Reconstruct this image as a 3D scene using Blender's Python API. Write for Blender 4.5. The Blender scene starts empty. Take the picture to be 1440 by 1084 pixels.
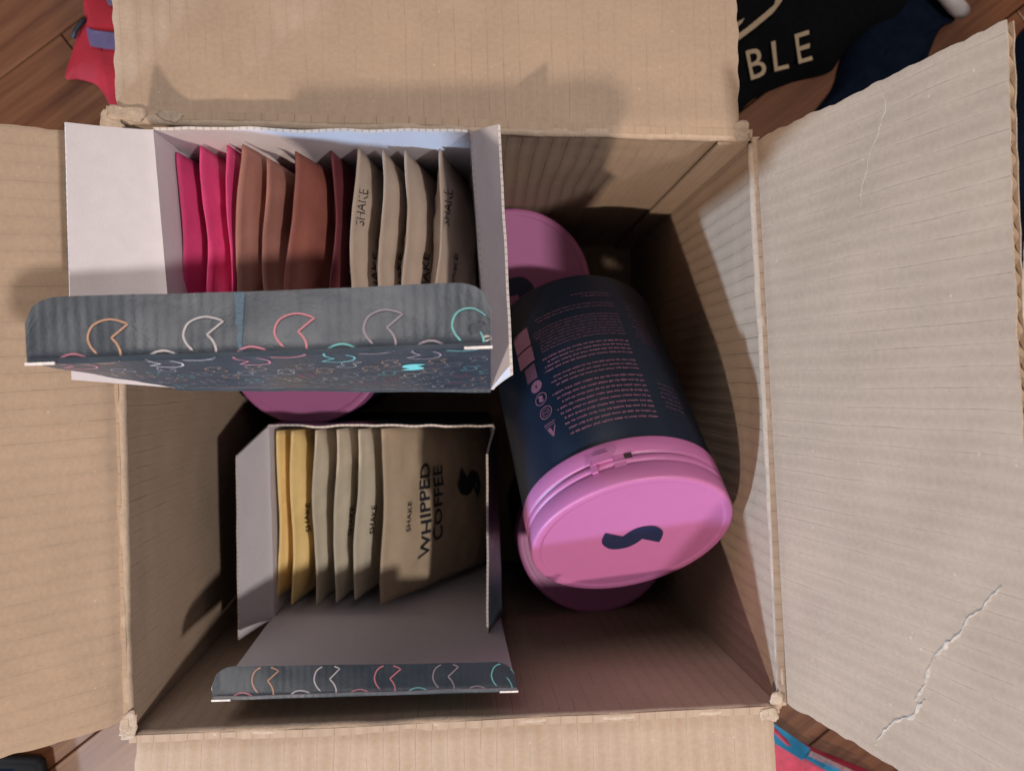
import bpy, bmesh, math, random, heapq
from mathutils import Vector, Matrix, noise
from mathutils.geometry import tessellate_polygon

# ------------------------------------------------------------------ camera
W, H, F = 1440.0, 1084.0, 1088.0
CAMZ = 0.711
scene = bpy.context.scene
dn = Vector(((665 - 720) / F, -(532 - 542) / F, -1)).normalized()     # straight down, in camera axes
xw = (Vector((1, 0, 0)) - dn * dn.x).normalized()
zw = -dn
yw = zw.cross(xw)
R = Matrix((xw, yw, zw))                                              # camera -> world rotation
C0 = Vector((0, 0, CAMZ))
cd = bpy.data.cameras.new('camera')
cam = bpy.data.objects.new('camera', cd)
scene.collection.objects.link(cam)
cam.matrix_world = Matrix.Translation(C0) @ R.to_4x4()
cd.sensor_width = 36; cd.lens = 36 * F / W
cd.clip_start = 0.01; cd.clip_end = 50
cd.dof.use_dof = True; cd.dof.focus_distance = 0.335; cd.dof.aperture_fstop = 15
scene.camera = cam

def P(px, py, z):
    """the point at height z that the photograph shows at a pixel"""
    d = R @ Vector(((px - W / 2) / F, -(py - H / 2) / F, -1))
    return C0 + d * ((z - CAMZ) / d.z)

# ------------------------------------------------------------------ light
wd = bpy.data.worlds.new('World'); scene.world = wd; wd.use_nodes = True
wd.node_tree.nodes['Background'].inputs[0].default_value = (0.90, 0.82, 0.82, 1)
wd.node_tree.nodes['Background'].inputs[1].default_value = 0.15
def lamp(name, loc, power, col, rad):
    l = bpy.data.lights.new(name, 'POINT'); l.energy = power; l.color = col; l.shadow_soft_size = rad
    o = bpy.data.objects.new(name, l); o.location = loc; scene.collection.objects.link(o)
lamp('warm_lamp', (-0.93, -1.62, 2.20), 165, (1.0, 0.81, 0.65), 0.050)
lamp('cool_lamp', (-1.50, -1.22, 0.79), 132, (0.66, 0.95, 1.30), 0.06)
lamp('ceiling_lamp', (0.86, -0.34, 2.06), 80, (1.0, 0.91, 0.84), 0.05)
wl = bpy.data.lights.new('far_fill_light', 'AREA'); wl.shape = 'RECTANGLE'; wl.size = 1.3; wl.size_y = 1.1; wl.energy = 17; wl.color = (1.0, 0.93, 0.90)  # unseen fill light, added for the tuck flap sheen and lid linings
wo = bpy.data.objects.new('far_fill_light', wl); wo.location = (-0.75, 2.3, 2.2); COLL = scene.collection; COLL.objects.link(wo)
wo.rotation_euler = (Vector((-0.75, 2.3, 2.2)) - Vector((0, 0, 0.3))).to_track_quat('Z', 'Y').to_euler()
vs = scene.view_settings
vs.view_transform = 'Standard'; vs.look = 'None'; vs.exposure = 0.18; vs.gamma = 1.0; vs.use_curve_mapping = False

# ------------------------------------------------------------------ materials
def nt(name):
    m = bpy.data.materials.new(name); m.use_nodes = True
    n = m.node_tree.nodes; l = m.node_tree.links
    return m, n, l, n['Principled BSDF']
def N(n, kind, **kw):
    x = n.new(kind)
    for k, v in kw.items():
        if k.startswith('i_'):
            x.inputs[k[2:].replace('_', ' ')].default_value = v
        else: setattr(x, k, v)
    return x
def math_node(n, l, op, a, b=None, c=None):
    x = n.new('ShaderNodeMath'); x.operation = op
    for i, v in enumerate((a, b, c)):
        if v is None: continue
        if isinstance(v, (int, float)): x.inputs[i].default_value = v
        else: l.new(v, x.inputs[i])
    return x.outputs[0]
def ramp(n, l, fac, stops):
    r = n.new('ShaderNodeValToRGB')
    e = r.color_ramp.elements
    while len(e) < len(stops): e.new(0.5)
    for el, (p, c) in zip(e, stops):
        el.position = p; el.color = (*c, 1) if len(c) == 3 else c
    l.new(fac, r.inputs[0]); return r.outputs[0]

def mat_plain(name, col, rough=0.5, var=0.10, scale=60, bump=0.0, spec=0.5, coat=0.0, bscale=None, sheen=0.0):
    m, n, l, b = nt(name)
    tc = N(n, 'ShaderNodeTexCoord')
    nz = N(n, 'ShaderNodeTexNoise', i_Scale=scale, i_Detail=6.0, i_Roughness=0.6)
    l.new(tc.outputs['Object'], nz.inputs['Vector'])
    c0 = tuple(max(0, c * (1 - var)) for c in col); c1 = tuple(min(1, c * (1 + var)) for c in col)
    l.new(ramp(n, l, nz.outputs[0], [(0.3, c0), (0.7, c1)]), b.inputs['Base Color'])
    b.inputs['Roughness'].default_value = rough
    b.inputs['Specular IOR Level'].default_value = spec
    b.inputs['Coat Weight'].default_value = coat
    b.inputs['Sheen Weight'].default_value = sheen
    if bump:
        nb = N(n, 'ShaderNodeTexNoise', i_Scale=bscale or scale * 4, i_Detail=5.0)
        l.new(tc.outputs['Object'], nb.inputs['Vector'])
        bp = N(n, 'ShaderNodeBump', i_Strength=bump, i_Distance=0.001)
        l.new(nb.outputs[0], bp.inputs['Height']); l.new(bp.outputs[0], b.inputs['Normal'])
    return m

def mat_kraft(name, col=(0.40, 0.298, 0.222), period=0.0078, lines=1.0, scratches=0.0):
    """corrugated board; UV in metres, u across the flutes, v along them"""
    m, n, l, b = nt(name)
    uv = N(n, 'ShaderNodeUVMap'); sp = N(n, 'ShaderNodeSeparateXYZ'); l.new(uv.outputs[0], sp.inputs[0])
    # a little wander of the flute lines
    wn = N(n, 'ShaderNodeTexNoise', i_Scale=14.0, i_Detail=3.0); l.new(uv.outputs[0], wn.inputs['Vector'])
    u = math_node(n, l, 'ADD', sp.outputs[0], math_node(n, l, 'MULTIPLY', math_node(n, l, 'SUBTRACT', wn.outputs[0], 0.5), 0.004))
    fr = math_node(n, l, 'FRACT', math_node(n, l, 'DIVIDE', u, period))
    tri = math_node(n, l, 'ABSOLUTE', math_node(n, l, 'SUBTRACT', fr, 0.5))          # 0 at the line .. 0.5
    groove = math_node(n, l, 'SUBTRACT', 1.0, math_node(n, l, 'MINIMUM', math_node(n, l, 'DIVIDE', tri, 0.055), 1.0))
    # broken lines: stretched noise along v
    mp = N(n, 'ShaderNodeMapping'); mp.inputs['Scale'].default_value = (260, 45, 1); l.new(uv.outputs[0], mp.inputs[0])
    bn = N(n, 'ShaderNodeTexNoise', i_Scale=1.0, i_Detail=4.0, i_Roughness=0.65); l.new(mp.outputs[0], bn.inputs['Vector'])
    brk = ramp(n, l, bn.outputs[0], [(0.38, (0.15,) * 3), (0.62, (1,) * 3)])
    fn_ = N(n, 'ShaderNodeTexNoise', i_Scale=9.0, i_Detail=2.0); l.new(uv.outputs[0], fn_.inputs['Vector'])
    fade = ramp(n, l, fn_.outputs[0], [(0.36, (0.55,) * 3), (0.60, (1.3,) * 3)])
    line = math_node(n, l, 'MULTIPLY', math_node(n, l, 'MULTIPLY', groove, brk), fade)
    # colour: fibres, blotches, specks
    f1 = N(n, 'ShaderNodeTexNoise', i_Scale=420.0, i_Detail=6.0, i_Roughness=0.7); l.new(uv.outputs[0], f1.inputs['Vector'])
    f2 = N(n, 'ShaderNodeTexNoise', i_Scale=26.0, i_Detail=5.0); l.new(uv.outputs[0], f2.inputs['Vector'])
    mixn = math_node(n, l, 'ADD', math_node(n, l, 'MULTIPLY', f1.outputs[0], 0.55), math_node(n, l, 'MULTIPLY', f2.outputs[0], 0.45))
    base = ramp(n, l, mixn, [(0.36, tuple(c * 0.90 for c in col)), (0.5, col), (0.64, tuple(min(1, c * 1.10) for c in col))])
    vo = N(n, 'ShaderNodeTexVoronoi', i_Scale=95.0); l.new(uv.outputs[0], vo.inputs['Vector'])
    spk = ramp(n, l, vo.outputs['Distance'], [(0.035, (1,) * 3), (0.06, (0,) * 3)])
    mx = N(n, 'ShaderNodeMix', data_type='RGBA'); l.new(math_node(n, l, 'MULTIPLY', line, 0.36 * lines), mx.inputs[0])
    l.new(base, mx.inputs[6]); mx.inputs[7].default_value = (col[0] * 0.42, col[1] * 0.38, col[2] * 0.36, 1)
    mx2 = N(n, 'ShaderNodeMix', data_type='RGBA'); l.new(math_node(n, l, 'MULTIPLY', spk, 0.28), mx2.inputs[0])
    l.new(mx.outputs[2], mx2.inputs[6]); mx2.inputs[7].default_value = (0.72, 0.66, 0.58, 1)
    l.new(mx2.outputs[2], b.inputs['Base Color'])
    b.inputs['Roughness'].default_value = 0.82
    b.inputs['Specular IOR Level'].default_value = 0.25
    # relief: washboard + grooves + paper tooth
    wash = math_node(n, l, 'MULTIPLY', math_node(n, l, 'SINE', math_node(n, l, 'MULTIPLY', u, 2 * math.pi / period)), 0.17)
    h = math_node(n, l, 'SUBTRACT', wash, math_node(n, l, 'MULTIPLY', line, 0.36 * lines))
    h = math_node(n, l, 'ADD', h, math_node(n, l, 'MULTIPLY', f1.outputs[0], 0.22))
    h = math_node(n, l, 'ADD', h, math_node(n, l, 'MULTIPLY', f2.outputs[0], 0.5))
    bp = N(n, 'ShaderNodeBump', i_Strength=0.55, i_Distance=0.0012)
    l.new(h, bp.inputs['Height']); l.new(bp.outputs[0], b.inputs['Normal'])
    return m

def mat_card_print(name):
    """coated dark carton print over fine flutes; UV in metres"""
    m, n, l, b = nt(name)
    uv = N(n, 'ShaderNodeUVMap'); sp = N(n, 'ShaderNodeSeparateXYZ'); l.new(uv.outputs[0], sp.inputs[0])
    w = math_node(n, l, 'SINE', math_node(n, l, 'MULTIPLY', sp.outputs[0], 2 * math.pi / 0.0034))
    nz = N(n, 'ShaderNodeTexNoise', i_Scale=70.0, i_Detail=6.0); l.new(uv.outputs[0], nz.inputs['Vector'])
    f1 = N(n, 'ShaderNodeTexNoise', i_Scale=900.0, i_Detail=3.0); l.new(uv.outputs[0], f1.inputs['Vector'])
    l.new(ramp(n, l, nz.outputs[0], [(0.3, (0.026, 0.039, 0.056)), (0.7, (0.036, 0.050, 0.070))]), b.inputs['Base Color'])
    l.new(ramp(n, l, nz.outputs[0], [(0.3, (0.32,) * 3), (0.7, (0.44,) * 3)]), b.inputs['Roughness'])
    b.inputs['Specular IOR Level'].default_value = 0.9
    h = math_node(n, l, 'ADD', math_node(n, l, 'MULTIPLY', w, 0.028), math_node(n, l, 'MULTIPLY', nz.outputs[0], 0.6))
    h = math_node(n, l, 'ADD', h, math_node(n, l, 'MULTIPLY', f1.outputs[0], 0.08))
    bp = N(n, 'ShaderNodeBump', i_Strength=0.6, i_Distance=0.0012); l.new(h, bp.inputs['Height']); l.new(bp.outputs[0], b.inputs['Normal'])
    return m

def mat_wood(name):
    m, n, l, b = nt(name)
    tc = N(n, 'ShaderNodeTexCoord'); oi = N(n, 'ShaderNodeObjectInfo')
    ad = N(n, 'ShaderNodeVectorMath', operation='ADD'); l.new(tc.outputs['Object'], ad.inputs[0])
    cm = N(n, 'ShaderNodeCombineXYZ'); l.new(math_node(n, l, 'MULTIPLY', oi.outputs['Random'], 37.0), cm.inputs[0]); l.new(cm.outputs[0], ad.inputs[1])
    mp = N(n, 'ShaderNodeMapping'); mp.inputs['Scale'].default_value = (6, 110, 1); l.new(ad.outputs[0], mp.inputs[0])
    nz = N(n, 'ShaderNodeTexNoise', i_Scale=1.0, i_Detail=8.0, i_Roughness=0.62); l.new(mp.outputs[0], nz.inputs['Vector'])
    l.new(ramp(n, l, nz.outputs[0], [(0.3, (0.065, 0.019, 0.008)), (0.5, (0.115, 0.042, 0.017)), (0.72, (0.16, 0.066, 0.030))]), b.inputs['Base Color'])
    b.inputs['Roughness'].default_value = 0.38
    bp = N(n, 'ShaderNodeBump', i_Strength=0.15, i_Distance=0.001); l.new(nz.outputs[0], bp.inputs['Height']); l.new(bp.outputs[0], b.inputs['Normal'])
    return m

M = {}
M['kraft'] = mat_kraft('kraft_board')
M['kraft_flap'] = mat_kraft('kraft_flap_board', lines=0.55)
M['kraft_fold'] = mat_plain('kraft_fold', (0.46, 0.36, 0.28), 0.85, 0.12, 220, 0.4, 0.2)
M['kraft_torn'] = mat_plain('kraft_torn', (0.43, 0.34, 0.265), 0.9, 0.2, 300, 0.6, 0.2)
M['kraft_flute'] = mat_plain('kraft_flute', (0.33, 0.25, 0.185), 0.85, 0.2, 300, 0.3, 0.2)
M['white_card'] = mat_plain('white_card', (0.62, 0.59, 0.635), 0.75, 0.03, 160, 0.08, 0.25, bscale=900)
def mat_card_edge(name):
    # cut edge of the fine-flute carton board: pale liners with the dark flute gaps between them
    m, n, l, b = nt(name)
    uv = N(n, 'ShaderNodeUVMap'); sp = N(n, 'ShaderNodeSeparateXYZ'); l.new(uv.outputs[0], sp.inputs[0])
    w = math_node(n, l, 'SINE', math_node(n, l, 'MULTIPLY', math_node(n, l, 'ADD', sp.outputs[0], sp.outputs[1]), 2 * math.pi / 0.0032))
    l.new(ramp(n, l, math_node(n, l, 'MULTIPLY_ADD', w, 0.5, 0.5), [(0.70, (0.62, 0.57, 0.55)), (0.97, (0.45, 0.40, 0.38))]), b.inputs['Base Color'])
    b.inputs['Roughness'].default_value = 0.85
    return m
M['card_edge'] = mat_card_edge('card_edge')
M['torn_card'] = mat_plain('torn_card', (0.66, 0.60, 0.57), 0.85, 0.18, 500, 0.4, 0.2)
M['print_card'] = mat_card_print('printed_card')
M['lid'] = mat_plain('pink_lid', (0.43, 0.135, 0.315), 0.42, 0.02, 50, 0.12, 0.45, bscale=1600)
M['emblem'] = mat_plain('navy_emblem', (0.012, 0.018, 0.055), 0.45, 0.05, 90, 0, 0.4)
M['tub'] = mat_plain('navy_tub', (0.0035, 0.0105, 0.026), 0.46, 0.12, 40, 0.10, 0.4, bscale=1200)
M['tub_print'] = mat_plain('tub_print', (0.185, 0.080, 0.130), 0.55, 0.10, 400)
M['tub_print_dim'] = mat_plain('tub_print_dim', (0.10, 0.046, 0.080), 0.55, 0.10, 400)
M['slot'] = mat_plain('dark_slot', (0.03, 0.008, 0.02), 0.7, 0.05, 90)
M['ink'] = mat_plain('dark_ink', (0.012, 0.016, 0.022), 0.6, 0.1, 300)
def foil(name, col, rough=0.5): return mat_plain(name, col, rough - 0.1, 0.06, 120, 0.35, 0.4, bscale=90)
M['sachet_pink'] = foil('pink_sachet', (0.60, 0.060, 0.19))
M['sachet_brown'] = foil('brown_sachet', (0.28, 0.095, 0.072), 0.55)
M['sachet_tan'] = foil('tan_sachet', (0.33, 0.150, 0.12), 0.55)
M['sachet_maroon'] = foil('maroon_sachet', (0.15, 0.035, 0.045))
M['sachet_beige'] = foil('beige_sachet', (0.44, 0.345, 0.275), 0.6)
M['sachet_cream'] = foil('cream_sachet', (0.56, 0.50, 0.395), 0.6)
M['sachet_yellow'] = foil('yellow_sachet', (0.90, 0.67, 0.30), 0.55)
M['sachet_coffee'] = foil('coffee_sachet', (0.43, 0.335, 0.235), 0.6)
M['wood'] = mat_wood('floor_wood')
M['black_cloth'] = mat_plain('black_cloth', (0.0035, 0.0035, 0.0045), 0.95, 0.2, 200, 0.5, 0.06, sheen=0.0)
M['navy_cloth'] = mat_plain('navy_cloth', (0.003, 0.006, 0.014), 0.95, 0.3, 80, 0.5, 0.06)
M['letter'] = mat_plain('cream_letter', (0.30, 0.22, 0.14), 0.8, 0.1, 200)
M['white_paper'] = mat_plain('white_paper', (0.62, 0.68, 0.74), 0.7, 0.12, 60, 0.3)
M['grey_plastic'] = mat_plain('grey_plastic', (0.42, 0.38, 0.38), 0.5, 0.1, 80)
M['red_wrap'] = mat_plain('red_wrap', (0.33, 0.006, 0.018), 0.8, 0.15, 60, 0.3)
M['purple_wrap'] = mat_plain('purple_wrap', (0.10, 0.075, 0.16), 0.5, 0.2, 90)
M['crimson_wrap'] = mat_plain('crimson_wrap', (0.40, 0.025, 0.060), 0.55, 0.25, 90, 0.4)
M['blue_wrap'] = mat_plain('blue_wrap', (0.03, 0.27, 0.52), 0.4, 0.2, 60)
M['pale_wrap'] = mat_plain('pale_wrap', (0.62, 0.42, 0.46), 0.5, 0.1, 60)
INK = {'peach': (0.55, 0.32, 0.22), 'silver': (0.55, 0.52, 0.55), 'rose': (0.60, 0.22, 0.27), 'mauve': (0.30, 0.26, 0.31),
       'teal': (0.16, 0.45, 0.47), 'crimson': (0.42, 0.05, 0.10), 'blush': (0.50, 0.20, 0.27)}
for k, v in INK.items(): M['ink_' + k] = mat_plain('ink_' + k, v, 0.45, 0.06, 300)
M['tear_highlight'] = mat_plain('tear_highlight', (0.10, 0.165, 0.23), 0.5, 0.2, 200, 0.3)  # tear line colour, with the crumpled crease's highlight put into it
M['teal_fill'] = mat_plain('teal_fill', (0.18, 0.62, 0.64), 0.45, 0.05, 300)

# ------------------------------------------------------------------ object helpers
COL = scene.collection
def link(name, me, mat=None, parent=None, smooth=False):
    o = bpy.data.objects.new(name, me); COL.objects.link(o)
    if mat is not None:
        for mm in (mat if isinstance(mat, (list, tuple)) else [mat]): me.materials.append(M[mm])
    if parent: 
        o.parent = parent
        o.matrix_parent_inverse = parent.matrix_world.inverted() if False else Matrix.Identity(4)
    if smooth:
        for p in me.polygons: p.use_smooth = True
    return o
def thing(name, label, cat, group=None, loc=(0, 0, 0)):
    o = bpy.data.objects.new(name, None); COL.objects.link(o); o.location = loc
    o.empty_display_size = 0.02
    o['label'] = label; o['category'] = cat
    if group: o['group'] = group
    return o
def tag(o, label, cat, group=None):
    o['label'] = label; o['category'] = cat
    if group: o['group'] = group
    return o
def mesh(verts, faces, uvs=None, mats=None):
    me = bpy.data.meshes.new('m'); me.from_pydata([tuple(v) for v in verts], [], faces)
    if uvs:
        ul = me.uv_layers.new(name='UVMap')
        for li, lp in enumerate(me.loops): ul.data[li].uv = uvs[lp.vertex_index]
    if mats:
        for p, k in zip(me.polygons, mats): p.material_index = k
    me.validate(); me.update()
    return me
def lerp(a, b, t): return a + (b - a) * t
def quadfn(a, b, c, d):
    """a b at v=0, d c at v=1"""
    return lambda u, v: lerp(lerp(a, b, u), lerp(d, c, u), v)
def sheet(name, fn, nu, nv, thick, mats, parent, dims, smooth=True, edge=(2, 2, 2, 2)):
    """a slab with a front surface fn(u,v); the body lies behind it. mats = [front, back, edge]"""
    pts = [[fn(i / nu, j / nv) for i in range(nu + 1)] for j in range(nv + 1)]
    vs_, uv, fs, mi = [], [], [], []
    def nrm(i, j):
        i0, i1 = max(i - 1, 0), min(i + 1, nu); j0, j1 = max(j - 1, 0), min(j + 1, nv)
        return (pts[j][i1] - pts[j][i0]).cross(pts[j1][i] - pts[j0][i]).normalized()
    for j in range(nv + 1):
        for i in range(nu + 1):
            vs_.append(pts[j][i]); uv.append((i / nu * dims[0], j / nv * dims[1]))
    n0 = len(vs_)
    for j in range(nv + 1):
        for i in range(nu + 1):
            vs_.append(pts[j][i] - nrm(i, j) * thick); uv.append((i / nu * dims[0], j / nv * dims[1]))
    ix = lambda i, j: j * (nu + 1) + i
    for j in range(nv):
        for i in range(nu):
            q = (ix(i, j), ix(i + 1, j), ix(i + 1, j + 1), ix(i, j + 1))
            fs.append(q); mi.append(0)
            fs.append(tuple(n0 + k for k in reversed(q))); mi.append(1)
    # edges get vertices of their own so that they stay crisp
    ring = [ix(i, 0) for i in range(nu)] + [ix(nu, j) for j in range(nv)] + [ix(i, nv) for i in range(nu, 0, -1)] + [ix(0, j) for j in range(nv, 0, -1)]
    base = len(vs_)
    for k in ring:
        vs_.append(vs_[k]); uv.append(uv[k]); vs_.append(vs_[n0 + k]); uv.append(uv[k])
    nr = len(ring)
    for k in range(nr):
        a, b2 = base + 2 * k, base + 2 * ((k + 1) % nr)
        fs.append((a, a + 1, b2 + 1, b2)); mi.append(edge[0 if k < nu else 1 if k < nu + nv else 2 if k < 2 * nu + nv else 3])
    me = mesh(vs_, fs, uv, mi)
    if smooth:
        for p in me.polygons: p.use_smooth = p.index < 2 * nu * nv
    o = link(name, me, None, parent)
    for mm in mats: me.materials.append(M[mm])
    return o
def tube(name, path, rad, mat, parent, sides=8):
    vs_, fs = [], []
    n = len(path)
    for k, p in enumerate(path):
        t = (path[min(k + 1, n - 1)] - path[max(k - 1, 0)]).normalized()
        a = t.cross(Vector((0, 0, 1)) if abs(t.z) < 0.9 else Vector((1, 0, 0))).normalized(); b = t.cross(a)
        r = rad(k / (n - 1)) if callable(rad) else rad
        for s in range(sides):
            an = 2 * math.pi * s / sides
            vs_.append(p + a * math.cos(an) * r + b * math.sin(an) * r)
    for k in range(n - 1):
        for s in range(sides):
            fs.append((k * sides + s, k * sides + (s + 1) % sides, (k + 1) * sides + (s + 1) % sides, (k + 1) * sides + s))
    fs.append(tuple(range(sides))[::-1]); fs.append(tuple((n - 1) * sides + s for s in range(sides)))
    return link(name, mesh(vs_, fs), mat, parent, True)
def fix_normals(o):
    bm = bmesh.new(); bm.from_mesh(o.data); bmesh.ops.recalc_face_normals(bm, faces=bm.faces); bm.to_mesh(o.data); bm.free()
def ns(p, s, seed=0.0): return noise.noise(Vector((p[0] * s + seed, p[1] * s - seed * 1.7, p[2] * s + seed * 0.6)))

_tc = {}
def text2d(s, size=1.0, bold=0.0):
    """flat triangles of a word, origin at its centre"""
    k = (s, bold)
    if k not in _tc:
        cu = bpy.data.curves.new('t', 'FONT'); cu.body = s; cu.size = 1; cu.offset = bold; cu.resolution_u = 3
        cu.align_x = 'CENTER'; cu.align_y = 'CENTER'
        o = bpy.data.objects.new('t', cu); COL.objects.link(o)
        bpy.context.view_layer.update()
        me = bpy.data.meshes.new_from_object(o.evaluated_get(bpy.context.evaluated_depsgraph_get()))
        bm = bmesh.new(); bm.from_mesh(me)
        bmesh.ops.triangulate(bm, faces=bm.faces)
        bmesh.ops.remove_doubles(bm, verts=bm.verts, dist=1e-5)
        bm.verts.ensure_lookup_table()
        vv = [(v.co.x, v.co.y) for v in bm.verts]; ff = [tuple(v.index for v in f.verts) for f in bm.faces]
        bm.free(); bpy.data.objects.remove(o); bpy.data.meshes.remove(me)
        xs = [a for a, _ in vv]; ys = [b for _, b in vv]
        cx, cy = (min(xs) + max(xs)) / 2, (min(ys) + max(ys)) / 2
        _tc[k] = ([(a - cx, b - cy) for a, b in vv], ff, max(xs) - min(xs), max(ys) - min(ys))
    v, f, w, h = _tc[k]
    return [(a * size, b * size) for a, b in v], f, w * size, h * size

# the S mark: a point-symmetric ribbon of two round lobes (unit: half its width is about 2.3)
def s_outline(n=10):
    def arc(pts, n):
        out = []
        for k in range(len(pts) - 3):
            p0, p1, p2, p3 = pts[k:k + 4]
            for s in range(n):
                t = s / n
                out.append(tuple(0.5 * ((2 * p1[i]) + (-p0[i] + p2[i]) * t + (2 * p0[i] - 5 * p1[i] + 4 * p2[i] - p3[i]) * t * t + (-p0[i] + 3 * p1[i] - 3 * p2[i] + p3[i]) * t ** 3) for i in (0, 1)))
        out.append(pts[-2]); return out
    half = arc([(2.9, 1.5), (2.28, 2.33), (0.58, 2.93), (-0.95, 2.35), (-1.52, 1.05), (-1.30, 0.0), (-0.72, -0.85), (-0.2, -1.6)], n)
    return half + [(-x, -y) for x, y in half]
S_OUT = s_outline(6)
def s_fill(): 
    tri = tessellate_polygon([[Vector((x, y, 0)) for x, y in S_OUT]])
    return S_OUT, [tuple(t) for t in tri]
def s_strip(w):
    vs_, fs = [], []
    n = len(S_OUT)
    for k in range(n):
        p, a, b = Vector(S_OUT[k]), Vector(S_OUT[k - 1]), Vector(S_OUT[(k + 1) % n])
        if (p - a).length < 1e-6: a = Vector(S_OUT[k - 2])
        if (p - b).length < 1e-6: b = Vector(S_OUT[(k + 2) % n])
        t = (b - a).normalized(); q = Vector((-t.y, t.x))
        vs_ += [tuple(p + q * w / 2), tuple(p - q * w / 2)]
    for k in range(n):
        a, b = 2 * k, 2 * ((k + 1) % n); fs.append((a, a + 1, b + 1, b))
    return vs_, fs
class Decals:
    """flat print gathered on one surface: place(x,y) -> 3D point"""
    def __init__(s): s.v, s.f, s.m = [], [], []
    def add(s, v2, f2, place, mi=0, keep=None):
        b = len(s.v)
        s.v += [place(*q) for q in v2]
        for f in f2:
            if keep and not all(keep(*v2[i]) for i in f): continue
            s.f.append(tuple(b + i for i in f)); s.m.append(mi)
    def build(s, name, mats, parent):
        me = mesh(s.v, s.f, None, s.m); return link(name, me, mats, parent)

# ================================================================== the setting: wooden floor
random.seed(5)
floor = bpy.data.objects.new('floor', None); COL.objects.link(floor); floor['kind'] = 'structure'
pl_len, pl_w = 0.9, 0.085
bm = bmesh.new(); bmesh.ops.create_cube(bm, size=1)
for v in bm.verts: v.co = Vector((v.co.x * (pl_len - 0.001), v.co.y * (pl_w - 0.0012), v.co.z * 0.012 - 0.006))
bmesh.ops.bevel(bm, geom=list(bm.edges), offset=0.0008, segments=1, affect='EDGES')
pm = bpy.data.meshes.new('plank'); bm.to_mesh(pm); bm.free(); pm.materials.append(M['wood'])
floor.rotation_euler = (0, 0, math.radians(38))
for r in range(-13, 14):
    for c in (-1, 0, 1):
        o = bpy.data.objects.new('plank', pm); COL.objects.link(o); o.parent = floor
        o.location = (c * pl_len + (0.33 * r) % pl_len - 0.4, r * pl_w, 0)
sub = sheet('subfloor', quadfn(Vector((-2.2, -2.2, -0.0135)), Vector((2.2, -2.2, -0.0135)), Vector((2.2, 2.2, -0.0135)), Vector((-2.2, 2.2, -0.0135))), 1, 1, 0.02, ['wood'] * 3, None, (4, 4))
sub['kind'] = 'structure'

# ================================================================== cardboard box
RIM = 0.336; T = 0.0036; ZF = 0.006
box = thing('cardboard_box', 'large brown corrugated cardboard box standing open with its four flaps folded out', 'box')
TL, TR, BR, BL = P(157, 165, RIM), P(1058, 193, RIM), P(1096, 992, RIM), P(181, 1034, RIM)
x0, x1 = (TL.x + BL.x) / 2, (TR.x + BR.x) / 2
y1, y0 = (TL.y + TR.y) / 2, (BL.y + BR.y) / 2
fTL, fTR, fBR, fBL = Vector((x0, y1, ZF)), Vector((x1, y1, ZF)), Vector((x1, y0, ZF)), Vector((x0, y0, ZF))
def wall(a, b, fb, fa, seed, bulge):
    q = quadfn(a, b, fb, fa); n = (b - a).cross(fa - a).normalized()
    def fn(u, v):
        p = q(u, v)
        k = math.sin(math.pi * u) * math.sin(math.pi * min(1, v * 0.9 + 0.1))
        d = bulge * k + 0.0012 * ns(p, 18, seed) * min(1, 4 * u, 4 * (1 - u))
        # a score line running parallel to the fold
        d -= 0.0007 * math.exp(-((v - 0.085 - 0.004 * ns(p, 30, seed + 3)) / 0.006) ** 2) * min(1, 6 * u, 6 * (1 - u))
        return p + n * d
    return sheet('wall', fn, 60, 56, T, ['kraft', 'kraft', 'kraft_flute'], box, ((b - a).length, (fa - a).length), edge=(0, 2, 2, 2))
# front = inner face
wall(TR, TL, fTL, fTR, 1, -0.002)
wall(TL, BL, fBL, fTL, 2, -0.003)
wall(BL, BR, fBR, fBL, 3, -0.002)
wall(BR, TR, fTR, fBR, 4, -0.003)
e = 0.004
sheet('bottom_panel', quadfn(fBL + Vector((-e, -e, 0)), fBR + Vector((e, -e, 0)), fTR + Vector((e, e, 0)), fTL + Vector((-e, e, 0))), 12, 12, T, ['kraft', 'kraft', 'kraft_flute'], box, (0.33, 0.30))
# glue tab in the far right corner
gt = Vector((-0.0012, -0.0012, 0))
a0 = TR + Vector((-0.0005, -0.0022, -0.004)); a1 = fTR + Vector((-0.0005, -0.0022, 0.004))
sheet('glue_tab', quadfn(a0, a0 + Vector((-0.0155, -0.0006, 0)), a1 + Vector((-0.0155, -0.0006, 0)), a1), 4, 30, 0.0014, ['kraft', 'kraft', 'kraft_flute'], box, (0.016, 0.33))

def flap(a, b, c, d, seed, warp, mat='kraft_flap', nu=90, nv=60, lift=0.0):
    """a b on the hinge, c d the outer edge; front = the face towards the viewer"""
    q = quadfn(a, b, c, d); n = (b - a).cross(d - a).normalized()
    lu = (b - a).length; lv = (d - a).length
    def fn(u, v):
        p = q(u, v)
        eu = min(u, 1 - u) * lu
        k = warp * math.sin(math.pi * u) * v + 0.0016 * ns(p, 16, seed) * min(1, v * 8) + 0.0006 * ns(p, 60, seed + 9)
        # hinge roll: the board turns down over the rim
        k -= 0.0014 * math.exp(-(v * lv / 0.0035) ** 2)
        k += lift * math.sin(math.pi * v)
        if eu < 0.004: k -= 0.0007 * (1 - eu / 0.004)                 # crushed cut edges
        p = p + n * k
        if u == 0 or u == 1:
            p = p + (b - a).normalized() * 0.0011 * ns(p, 120, seed + 5)
        return p
    return sheet('flap', fn, nu, nv, T, [mat, mat, 'kraft_flute'], box, (lu, lv), edge=(0, 2, 2, 2))
# far flap (top of the picture)
f_top = flap(P(163, 161, RIM + 0.001), P(1041, 187, RIM + 0.001), P(1033, -200, RIM - 0.024), P(148, -200, RIM - 0.024), 11, 0.004)
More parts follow.
